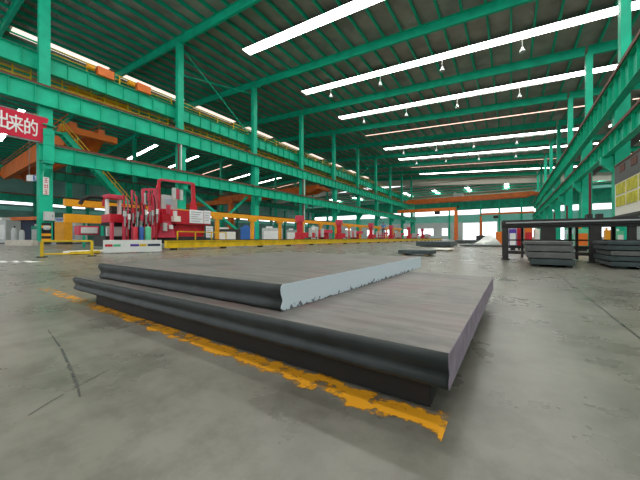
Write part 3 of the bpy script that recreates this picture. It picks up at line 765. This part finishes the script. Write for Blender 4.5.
for (x0, x1, c, n) in ((126, 130.5, 'red', 'red gas cylinder standing right of the pale base panel'), (131.8, 136.2, 'blue', 'blue gas cylinder between the red and mint ones'), (137.3, 143.5, 'mint', 'mint green drum right of the blue cylinder')):
    a = P(x0, 236, -16.2); b = P(x1, 236, -16.2); r = (b.y - a.y) / 2 * .95; top = P((x0 + x1) / 2, 227, -16.2).z
    t = thing('gas_cylinder' if c != 'mint' else 'drum', n, 'cylinder' if c != 'mint' else 'drum', (-15.4, (a.y + b.y) / 2, 0))
    MB().lathe((0, 0, 0), [(r, 0), (r, top - r * .5), (r * .8, top - r * .15), (r * .3, top)], 16).build('body', M[c], t, smooth=True)
    MB().tube((0, 0, top), (0, 0, top + .15), r * .2, 8).build('valve', M['grey'], t)
# row of torch stands
tl = ['slender pink torch stand closest to the pink portal', 'short red torch stand, second from the pink portal', 'tall pink torch stand, third from the pink portal', 'dark teal torch stand amid the red ones', 'tallest red torch stand of the cluster', 'pink torch stand second from the tall red portal', 'red torch stand beside the tall red portal', 'pale torch stand among the pink ones, short', 'thin red torch stand in the middle of the cluster']
XS = -16.3
for i, x in enumerate((124, 128, 132, 136.5, 149, 151.5, 156, 140.5, 145)):
    c = ['pink', 'red', 'pink', 'green2', 'red', 'pink', 'red', 'lgrey', 'red'][i]
    a = P(x, 240, XS); tp = [196, 201, 191, 197, 189, 195, 193, 203, 194][i]; z = P(x, tp, XS).z
    t = thing('torch_stand', tl[i], 'torch', (XS, a.y, 0), group='torch stands')
    MB().bar((0, 0, 0.02), (0, 0, z), .055, .055).build('post', M[c], t)
    MB().box(-.2, .2, -.1, .1, 0, .05).build('foot', M['dark'], t)
    MB().box(.03, .14, -.06, .06, z * .62, z * .62 + .28).build('torch_holder', M[['lgrey', 'white', 'red', 'grey', 'pink', 'lgrey', 'white', 'pink', 'white'][i]], t)
    MB().bar((.0, -.12, z * .82), (0, .12, z * .82), .04, .04).bar((0, 0, z * .82), (0, 0, z + .05), .07, .07).build('cross_arm', M[['red', 'grey', 'pink', 'pink', 'pink', 'red', 'pink', 'red', 'lgrey'][i]], t)
    hpts = [Vector((.1, .06 + .10 * math.sin(k / 7 * math.pi), z - k / 7 * (z * .5))) for k in range(8)]
    MB().path(hpts, .025, 6).build('hose', M['black' if i % 2 else 'pink'], t)
    MB().tube((.12, 0, z * .62), (.12, 0, z * .62 - .5), .035, 8).build('torch', M['grey'], t)
# machine two: tall red portal, cab and cabinet
m2 = thing('cutting_machine', 'large red cutting machine with tall frame and white notice sheets', 'machine')
def tubepx(mb, pts, r, X=MX):
    for a_, b_ in zip(pts, pts[1:]): mb.bar(P(a_[0], a_[1], X), P(b_[0], b_[1], X), r, r)
    return mb
tubepx(MB(), [(143, 189.5), (157, 189.5), (160, 179.5), (192.5, 183.5)], .12).build('top_frame', M['pink'], m2)
tubepx(MB(), [(158.8, 180), (158.8, 236)], .13).build('portal_post', M['red'], m2)
MB().prism([P(192, 183.2), P(195, 183.2), P(195.5, 200), P(197.5, 211), P(190, 211), P(192.5, 200)], (-.15, 0, 0)).build('portal_column', M['red'], m2)
tubepx(MB(), [(143, 189.5), (144.5, 238)], .13).build('portal_post', M['pink'], m2)
tubepx(MB(), [(155, 190), (153, 238)], .13, -16.6).build('portal_post', M['pink'], m2)
part('control_box', [(160.5, 195.5, 176.5, 211.5)], 'lgrey', m2, dx0=-.5, dx1=.1)
part('control_screen', [(164, 198.5, 171, 204.5)], 'lblue', m2, dx0=.1, dx1=.13)
part('cabinet', [(160, 211, 208, 224.5)], 'red', m2, dx0=-.7, dx1=.3)
MB().prism([P(162, 238.5), P(203, 238.5), P(205, 224.4), P(180, 222), P(172, 228)], (-.6, 0, 0)).build('body', M['red'], m2)
MB().prism([P(158, 237.5, -16.7), P(176, 237.5, -16.7), P(171, 221, -16.7), P(165, 221, -16.7)], (-.2, 0, 0)).build('nozzle_mount', M['pink'], m2)
part('undercarriage', [(158, 236.5, 204, 243)], 'dark', m2, dx0=-1.2, dx1=.3)
part('notice_sheet', [(186.5, 210.5, 200.5, 223.5)], 'paper', m2, dx0=.32, dx1=.35)
part('notice_sheet', [(201, 211, 207.5, 224)], 'paper', m2, dx0=.32, dx1=.35)
part('notice_sheet', [(203, 226.5, 210, 237.5)], 'paper', m2, dx0=.32, dx1=.35)
wr = MB()
for k in range(5): slab(wr, 188, 212.3 + k * 2.2, 198.5 - (k % 3) * 2, 212.8 + k * 2.2, dx0=.35, dx1=.36)
for k in range(4): slab(wr, 202, 213.0 + k * 2.4, 206.5 - (k % 2), 213.5 + k * 2.4, dx0=.35, dx1=.36)
for k in range(4): slab(wr, 204, 228.0 + k * 2.3, 209 - (k % 2), 228.5 + k * 2.3, dx0=.35, dx1=.36)
wr.build('notice_writing', M['grey'], m2)
part('gauge_box', [(168, 216.5, 174.5, 222)], 'cream', m2, dx0=.32, dx1=.7)
for x, y0, y1, c in ((165, 223, 231, 'lgrey'), (171, 225, 229, 'white'), (175, 211, 216, 'white'), (168.5, 205, 214, 'pink'), (177, 189, 199, 'pink'), (174, 188, 200, 'lgrey'), (181, 190, 200, 'lgrey')):
    a = P(x, y1, -16.6); b = P(x, y0, -16.6); MB().tube(a, b, .12, 10).build('valve_body', M[c], m2)
# handrail in front of machine two
hr = thing('hand_rail', 'thin yellow handrail in front of the large red cutting machine', 'railing', (-14.6, 0, 0))
for (xa, xb) in ((177.5, 226),):
    a = P(xa, 231.5, -14.6); b = P(xb, 232.5, -14.6)
    MB().bar((0, a.y, a.z), (0, b.y, a.z), .05, .05).build('rail', M['yellow'], hr)
    for k in range(4):
        y = a.y + (b.y - a.y) * k / 3; MB().box(-.025, .025, y - .025, y + .025, 0, a.z).build('post', M['yellow'], hr)
# repeated red carriages farther down the line
def carriage(X, Y, label, L=5.2):
    t = thing('cutting_carriage', label, 'machine', (X, Y, 0), group='red carriages down the line')
    MB().box(-.35, .35, 0, L, .62, 1.15).build('beam', M['red'], t, bevel=.03)
    for y in (.3, L - .5):
        MB().box(-.45, .45, y - .3, y + .3, .0, .65).build('leg', M['red'], t)
    MB().box(-.2, .2, .1, .6, 1.15, 2.7).build('mast', M['red'], t, bevel=.03)
    MB().box(-.3, .3, .0, .7, 2.2, 2.8).build('mast_head', M['pink'], t)
    for y in (1.5, 2.6, 3.7):
        q = MB().box(.35, .55, y - .18, y + .18, .7, 1.6).build('torch_head', M['lgrey'], t)
        MB().tube((.45, y, .7), (.45, y, .4), .05, 8).build('nozzle', M['dark'], q)
    MB().box(-.9, .9, L - .9, L - .1, 1.15, 1.5).build('motor_box', M['pink'], t)
    MB().box(-1.2, -.5, .5, L, .05, .5).build('cutting_bed', M['dark'], t)
    return t
cz = carriage(-17.3, 21.8, 'red cutting carriage with tall mast, first one past the amber posts')
for Y, n in ((29.5, 'second of the line past the amber posts'), (39.0, 'third of the line, beside the standing person'), (47.5, 'fourth of the line, just past the standing person'), (58.0, 'fifth of the line down the hall'), (68.5, 'last of the line nearest the end wall')):
    dup(cz, (-17.3, Y, 0), 'red cutting carriage, ' + n)

# ---------- person ----------
def person(loc, rz, label):
    t = thing('person', label, 'person', loc, rz)
    import bmesh
    def skin(name, verts, edges, m, root=0, sub=2):
        me = bpy.data.meshes.new(name); me.from_pydata([v[0] for v in verts], edges, []); me.materials.append(m)
        o = bpy.data.objects.new(name, me); COL.objects.link(o); o.parent = t
        md = o.modifiers.new('skin', 'SKIN'); md.use_smooth_shade = True
        for i, v in enumerate(verts):
            r = v[1]; me.skin_vertices[0].data[i].radius = r if isinstance(r, tuple) else (r, r)
            me.skin_vertices[0].data[i].use_root = (i == root)
        sb = o.modifiers.new('sub', 'SUBSURF'); sb.levels = sub; sb.render_levels = sub
        return o
    V = [((0, 0, .93), (.15, .11)), ((0, 0, 1.10), (.14, .10)), ((0, 0, 1.28), (.17, .11)), ((0, -.01, 1.42), (.15, .09)), ((0, -.01, 1.50), (.055, .055)), ((0, -.02, 1.60), (.085, .10)), ((0, -.02, 1.70), (.08, .09)),
         ((.10, 0, .86), .085), ((.12, -.02, .48), .06), ((.12, .02, .09), .042), ((.13, -.14, .04), (.045, .03)),
         ((-.10, 0, .86), .085), ((-.12, .0, .48), .06), ((-.13, .03, .09), .042), ((-.14, -.13, .04), (.045, .03)),
         ((.20, 0, 1.40), .06), ((.27, -.02, 1.14), .045), ((.25, -.20, .98), .033), ((.24, -.27, .95), (.038, .018)),
         ((-.20, 0, 1.40), .06), ((-.26, .02, 1.14), .045), ((-.27, -.06, .90), .033), ((-.27, -.08, .83), (.018, .038))]
    E = [(0, 1), (1, 2), (2, 3), (3, 4), (4, 5), (5, 6), (0, 7), (7, 8), (8, 9), (9, 10), (0, 11), (11, 12), (12, 13), (13, 14), (3, 15), (15, 16), (16, 17), (17, 18), (3, 19), (19, 20), (20, 21), (21, 22)]
    body = skin('body', V, E, M['skin'])
    fm = MB()
    for sx, base, d in ((1, Vector((.24, -.29, .95)), Vector((0, -1, -.25))), (-1, Vector((-.27, -.08, .81)), Vector((0, -.1, -1)))):
        sd = Vector((1, 0, 0)) if sx > 0 else Vector((0, 1, 0))
        for k, ln in enumerate((.07, .08, .075, .06)):
            b = base + sd * (k - 1.5) * .019; m1_ = b + d.normalized() * ln * .55; e_ = m1_ + (d + Vector((0, .3, -.3))).normalized() * ln * .45
            fm.tube(b - d.normalized() * .02, m1_, .0085, 8).tube(m1_, e_, .008, 8, .006)
        b = base - sd * .03 - d.normalized() * -.0; fm.tube(b - d.normalized() * .05, b - sd * .03, .011, 8, .009).tube(b - sd * .03, b - sd * .035 + d.normalized() * .03, .009, 8, .007)
    # face details: nose, eyes, mouth, ears
    fm.tube((0, -.105, 1.66), (0, -.135, 1.625), .010, 8, .016)
    for sx in (-.085, .085): fm.lathe((sx, -.01, 1.60), [(.004, 0), (.018, .02), (.018, .045), (.004, .06)], 8)
    fm.build('fingers_and_features', M['skin'], t, smooth=True)
    ey = MB()
    for sx in (-.03, .03): ey.box(sx - .012, sx + .012, -.122, -.11, 1.655, 1.668)
    ey.box(-.025, .025, -.122, -.11, 1.585, 1.592); ey.build('eyes_and_mouth', M['dark'], t)
    J = [((0, 0, .90), (.165, .125)), ((0, 0, 1.10), (.155, .115)), ((0, 0, 1.28), (.185, .125)), ((0, -.01, 1.43), (.13, .09)),
         ((.21, 0, 1.40), .075), ((.28, -.02, 1.14), .058), ((.255, -.17, 1.0), .047), ((-.21, 0, 1.40), .075), ((-.27, .02, 1.14), .058), ((-.275, -.05, .95), .047)]
    skin('work_jacket', J, [(0, 1), (1, 2), (2, 3), (3, 4), (4, 5), (5, 6), (3, 7), (7, 8), (8, 9)], M['cloth'])
    T = [((0, 0, .92), (.155, .12)), ((.10, 0, .84), .10), ((.12, -.02, .48), .078), ((.12, .02, .13), .062), ((-.10, 0, .84), .10), ((-.12, 0, .48), .078), ((-.13, .03, .13), .062)]
    skin('trousers', T, [(0, 1), (1, 2), (2, 3), (0, 4), (4, 5), (5, 6)], M['trouser'])
    for sx in (.125, -.135): MB().box(sx - .05, sx + .05, -.2, .08, 0, .09).build('shoe', M['black'], t, bevel=.02)
    MB().lathe((0, -.02, 1.665), [(.155, 0), (.125, .012), (.12, .06), (.09, .11), (.03, .135)], 20).build('safety_helmet', M['navy'], t, smooth=True)
    return t
pp = at_depth(383.5, 235, 39.5)
pf = thing('work_platform', 'small red work platform under the standing person', 'platform', (pp.x, pp.y, 0))
MB().box(-.5, .5, -.9, .9, pp.z - .08, pp.z).build('deck', M['red'], pf)
for sx in (-.45, .45):
    for sy in (-.8, .8): MB().box(sx - .05, sx + .05, sy - .05, sy + .05, 0, pp.z - .08).build('leg', M['pink'], pf)
person((pp.x, pp.y, pp.z), math.radians(20), 'person in a blue work jacket and dark helmet standing on a red platform')

# ---------- middle distance: things in the neighbouring bay ----------
def crate(name, label, cat, px0, py0, px1, z, m, base=0.0, dep=1.5, lid=None, world=False):
    a = at_depth(px0, py0, z); W = (px1 - px0) * z / F
    if world: W = on_y(px1, py0, a.y).x - a.x
    t = thing(name, label, cat, (a.x, a.y, base), 0 if world else PSI)
    H = a.z - base
    MB().box(0, W, 0, dep, .1, H).build('body', M[m], t, bevel=.03)
    MB().box(.05, W - .05, .05, dep - .05, 0, .1).build('base', M['dark'], t)
    MB().box(W * .1, W * .9, -.03, 0, .1 + H * .15, H * .8).build('front_panel', M[lid or m], t)
    MB().box(W * .2, W * .5, .2, dep * .7, H, H + H * .12).build('top_unit', M[lid or 'grey'], t)
    return t
crate('machine_tool', 'big navy machine standing in the neighbouring bay left of the banner column', 'machine', 9, 221, 35, 40, 'navy', lid='navy', dep=3)
crate('machine_tool', 'blue machine cabinet behind the amber posts, at the foot of the diagonal brace', 'machine', 240.5, 227, 252, 30, 'blue', lid='blue')
crate('machine_tool', 'dark machine right of the blue cabinet under the amber beam', 'machine', 214, 229, 238, 34, 'dark', lid='cream')
crate('machine_tool', 'pale grey machine between the amber posts left of the fourth column', 'machine', 262, 228, 281, 36, 'lgrey', lid='white')
crate('machine_tool', 'white machine block right of the fourth left column', 'machine', 311, 227, 318, 44, 'white', lid='lgrey')
crate('machine_tool', 'grey machine with white front behind the first red carriage', 'machine', 286, 230, 299, 42, 'grey', lid='white')
crate('machine_tool', 'white machine at the picture edge beyond the concrete barrier', 'machine', -6, 220, 6, 30, 'lgrey', lid='white')
crate('machine_tool', 'greenish machine directly left of the banner column', 'machine', 31, 226, 40, 34, 'green2', lid='lgrey')
crate('machine_tool', 'pale machine with red frame behind the pink portal', 'machine', 68, 221, 76, 30, 'lgrey', lid='grey')
for px0, px1, py, z, lb in ((12, 17, 228, 27, 'upright grey tank beside the navy machine'), (20, 24, 230, 27, 'shorter grey tank in front of the navy machine')):
    a = at_depth((px0 + px1) / 2, py, z); r = (px1 - px0) / 2 * z / F
    t = thing('tank', lb, 'tank', (a.x, a.y, 0))
    MB().lathe((0, 0, 0), [(r, 0), (r, a.z * .85), (r * .6, a.z), (r * .2, a.z)], 16).build('body', M['lgrey'], t, smooth=True)
    MB().tube((0, 0, a.z), (0, 0, a.z + .2), .06, 8).build('valve', M['dark'], t)
a = at_depth(4, 240, 22); W = 28 * 22 / F
t = thing('concrete_barrier', 'low pale concrete barrier on the floor at far left', 'barrier', (a.x, a.y, 0), PSI)
MB().prism([(0, 0, 0), (0, .5, 0), (0, .4, .45), (0, .1, .45)], (W, 0, 0)).build('block', M['concrete'], t, bevel=.02)
# low orange beam above the navy machine and hanging hose
a = at_depth(8, 219, 39); b = at_depth(46, 218, 39)
o = MB().bar((0, 0, 0), b - a, .3, .45).bar((0, 0, -.2), (0, 0, -a.z), .25, .25).bar(b - a + Vector((0, 0, -.2)), b - a + Vector((0, 0, -b.z)), .25, .25).build('support_frame', M['orange']); o.location = a
tag(o, 'orange frame standing over the navy machine', 'frame')
hp = [on_x(x, y, -17.5) for x, y in ((80, 204), (83, 199), (90, 196.5), (98, 197), (105, 199))]
tag(MB().path(hp, .09, 8).build('hose', M['black']), 'thick black hose arching from the amber beam to the pink portal', 'hose')

# plates lying on the floor farther back
def lying_plate(px0, px1, py, zt_, label, m, dep=1.2):
    a = on_floor(px0, py); b = on_y(px1, py, a.y); W = b.x - a.x
    t = thing('steel_plate', label, 'steel plate', (a.x, a.y, .05))
    MB().box(0, W, 0, dep, 0, zt_).build('slab', M[m], t, bevel=.01)
    for x in (W * .15, W * .85): MB().box(x - .05, x + .05, .05, dep - .05, -.05, 0).build('bearer', M['wood'], t)
lying_plate(398, 431, 255.0, .13, 'dark steel plate lying on the floor just beyond the upper big plate', 'stackplate2', dep=.8)
lying_plate(416, 450, 246.5, .30, 'long dark slab on the floor beside the yellow track', 'stackplate2', dep=3)
lying_plate(455, 480, 243.5, .30, 'dark slab lying in front of the far doors', 'stackplate2', dep=3)
lying_plate(460, 502, 246.5, .06, 'thin dark plate on the floor in front of the white tarpaulin', 'stackplate2', dep=2)
lying_plate(433, 450, 251.0, .05, 'small pale plate lying right of the dark plate', 'cream', dep=1.2)
lying_plate(476, 486, 242.5, .9, 'dark block standing before the farther door', 'dark', dep=2)
# white tarpaulin
z = 23.0; a = at_depth(483, 240, z)
tp = thing('tarpaulin', 'crumpled white tarpaulin heap left of the dark roller table', 'tarpaulin', (a.x, a.y, 0), PSI)
W = 19 * z / F; nx, ny = 26, 12; vs = []; fs = []
rnd = random.Random(3)
for j in range(ny + 1):
    for i in range(nx + 1):
        u, v = i / nx, j / ny
        h = max(0, math.sin(math.pi * min(1, max(0, u)))) ** .4 * max(0, math.sin(math.pi * v)) ** .3
        prof = .42 + .42 * math.exp(-((u - .66) / .25) ** 2)
        vs.append((u * W, v * 1.6, .02 + .95 * h * prof * (1 + .12 * math.sin(9 * u + 5 * v)) + rnd.uniform(-.02, .02) * h))
for j in range(ny):
    for i in range(nx): k = j * (nx + 1) + i; fs.append((k, k + 1, k + nx + 2, k + nx + 1))
mb = MB(); mb.v = vs; mb.f = fs; o = mb.build('sheet', M['white'], tp, smooth=True)
o.modifiers.new('solid', 'SOLIDIFY').thickness = .02
p = at_depth(499, 233, 26)
t = thing('drum', 'orange drum behind the white tarpaulin', 'drum', (p.x, p.y, 0))
MB().lathe((0, 0, 0), [(.26, 0), (.26, 1.12), (.24, 1.14)], 16).build('body', M['orange'], t, smooth=True)
MB().lathe((0, 0, 1.14), [(.25, 0), (.25, .03)], 16).build('lid', M['amber'], t)

# ---------- right: roller table, stacks, board ----------
RY = 9.25
a = on_y(501.5, 259.5, RY); top = on_y(503, 221.5, RY).z; W = on_y(720, 240, RY).x - a.x
rt = thing('roller_table', 'long dark steel stand on heavy legs behind the plate stacks', 'stand', (a.x, RY, 0))
def ux(px): return on_y(px, 240, RY).x - a.x
MB().box(0, W, 0, .16, top - .13, top).box(0, W, .03, .13, top - .19, top - .13).build('front_beam', M['dark'], rt, bevel=.01)
MB().box(0, W, .9, 1.06, top - .13, top).build('back_beam', M['dark'], rt, bevel=.01)
MB().box(.02, W, .02, 1.04, top, top + .03).build('top_plate', M['dark'], rt)
for pa_, pb_ in ((502, 508.5), (541, 556), (590, 602), (629, 637), (665, 680)):
    x0, x1 = ux(pa_), ux(pb_)
    MB().box(x0, x1, 0, .16, .02, top - .19).box(x0 - .03, x1 + .03, -.02, .2, 0, .03).build('leg', M['dark'], rt, bevel=.008)
for pa_, w_ in ((521, .06), (569, .06), (576, .05), (612, .07), (650, .06)):
    x0 = on_y(pa_, 240, RY + .9).x - a.x
    MB().box(x0, x0 + w_, .9, 1.04, .02, top - .13).build('leg', M['dark'], rt, bevel=.008)
MB().box(.1, W - .1, .03, .10, .17, .25).build('lower_beam', M['dark'], rt)
MB().box(.1, W - .1, .94, 1.0, .30, .38).build('lower_beam', M['dark'], rt)
MB().box(.1, W - .1, .95, 1.0, .52, .56).build('middle_rail', M['dark'], rt)
for px in (593, 604): MB().box(ux(px) - .05, ux(px) + .05, .3, .6, top + .03, top + .14).build('stop_block', M['dark'], rt)
for i in range(9): MB().tube((.15 + i * .42, .2, top - .07), (.15 + i * .42, .88, top - .07), .05, 10).build('roller', M['grey'], rt)
MB().tube((.1, -.05, top - .05), (W * .8, -.05, top - .05), .02, 8).build('pipe', M['grey'], rt)

def stack(Ys, layers, desc, dep, grp, x_off=0):
    h = .05
    for i, (xa, xb, t, mm) in enumerate(layers):
        p0 = on_y(xa, 250, Ys).x; W = on_y(xb, 250, Ys).x - p0
        e = thing('stacked_plate', desc % ['lowest', 'second from the floor', 'third from the floor', 'fourth from the floor', 'fifth from the floor', 'sixth from the floor', 'topmost'][i if i < len(layers) - 1 else 6], 'steel plate', (p0, Ys, h), 0, grp)
        MB().box(0, W, 0, dep, 0, t).build('slab', M[mm], e, bevel=.006)
        for x in (W * .12, W * .88): MB().box(x - .05, x + .05, .05, dep - .05, -.02 if i else -.05, 0).build('spacer', M['black'], e)
        h += t + .02
stack(7.44, [(531, 575.5, .115, 'stackplate2'), (527, 575, .12, 'stackplate'), (526, 574, .12, 'stackplate'), (524.5, 573.5, .065, 'stackplate')],
      'grey plate in the smaller stack before the dark stand, %s', 1.3, 'plates of the smaller stack')
stack(7.8, [(610, 705, .085, 'stackplate2'), (608, 703, .085, 'stackplate2'), (611, 706, .085, 'stackplate'), (608, 700, .085, 'stackplate2'), (607, 703, .07, 'stackplate2')],
      'dark plate in the wide stack at the frame edge, %s', 1.2, 'plates of the wider stack')

# colourful goods seen through the stand
for (x0, x1, y0, z, m, lid, nm, lb) in (
        (509, 516.5, 229, 14, 'purple', 'white', 'storage_bin', 'purple bin seen through the first gap of the dark stand'),
        (517, 521, 228, 14.5, 'red', 'red', 'storage_bin', 'narrow red bin beside the purple one'),
        (524.5, 532.5, 228, 14, 'orange', 'red', 'storage_bin', 'orange and red bin seen through the dark stand'),
        (534, 540, 229, 14, 'cream', 'white', 'storage_bin', 'cream bin right of the orange one'),
        (566, 574, 230, 15, 'lblue', 'mint', 'storage_bin', 'pale blue bin seen above the smaller plate stack'),
        (576, 589, 229, 13, 'mint', 'orange', 'storage_bin', 'green and orange bin seen between the two plate stacks'),
        (606, 612, 230, 13.5, 'amber', 'amber', 'storage_bin', 'amber bin seen above the wider plate stack'),
        (617, 624, 231, 14, 'mint', 'white', 'storage_bin', 'green and white bin behind the right part of the stand')):
    t = crate(nm, lb, 'bin', x0, y0, x1, z, m, dep=.5, lid=lid, world=True)

# display board in front of the right row
XB = 5.0
y_far = on_x(615, 200, XB).y; zt2 = on_x(615, 167.5, XB).z; zb2 = on_x(615, 216.5, XB).z
Lb = 9.0
db = thing('display_board', 'big cream board with yellow-green panels and dark header at right frame edge', 'board', (XB, y_far - Lb, 0))
MB().box(0, .35, 0, Lb, zb2, zt2 - 1.0).build('panel', M['cream'], db)
MB().box(-.02, .40, 0, Lb, zt2 - 1.0, zt2).build('header', M['hgrey'], db, label='dark grey header')
MB().box(-.05, .45, 0, Lb, zt2, zt2 + .08).build('edge_strip', M['rust'], db)
hh = (zt2 - 1.0 - zb2)
for i in range(5):
    y1_ = Lb - .3 - i * 1.75
    for j in range(2):
        MB().box(-.03, 0, y1_ - 1.5, y1_, zb2 + hh * (.28 + .36 * j), zb2 + hh * (.58 + .38 * j)).build('print_panel', M['ygreen'], db, label='yellow-green printed panel')
    MB().box(-.04, -.02, y1_ - 1.5, y1_ + .1 - .8, zt2 - .5, zt2 - .12).build('header_print', M['rust'], db)
for y in (.4, Lb / 2, Lb - .2): MB().box(.1, .28, y - .12, y + .12, 0, zb2).build('post', M['green'], db)
MB().box(-.1, .5, 0, Lb, zb2 - .12, zb2).build('sill', M['dark'], db)

# ---------- light ----------
w = bpy.data.worlds.new('world'); SC.world = w; w.use_nodes = True
bg = w.node_tree.nodes['Background']; bg.inputs[0].default_value = (.92, .96, 1, 1); bg.inputs[1].default_value = 2.5

cam = bpy.data.cameras.new('camera'); co = bpy.data.objects.new('camera', cam); COL.objects.link(co)
cam.sensor_width = 36; cam.lens = F * 36 / 640; cam.clip_end = 600; cam.clip_start = .02
co.location = (0, 0, EYE); co.rotation_euler = (math.pi / 2, 0, PSI)
cam.shift_y = -(240 - HY) / 640
SC.camera = co
SC.view_settings.view_transform = 'Standard'; SC.view_settings.look = 'None'; SC.view_settings.gamma = 1
SC.view_settings.use_curve_mapping = False
SC.view_settings.exposure = -0.08
SC.cycles.max_bounces = 10; SC.cycles.diffuse_bounces = 6; SC.cycles.sample_clamp_indirect = 6
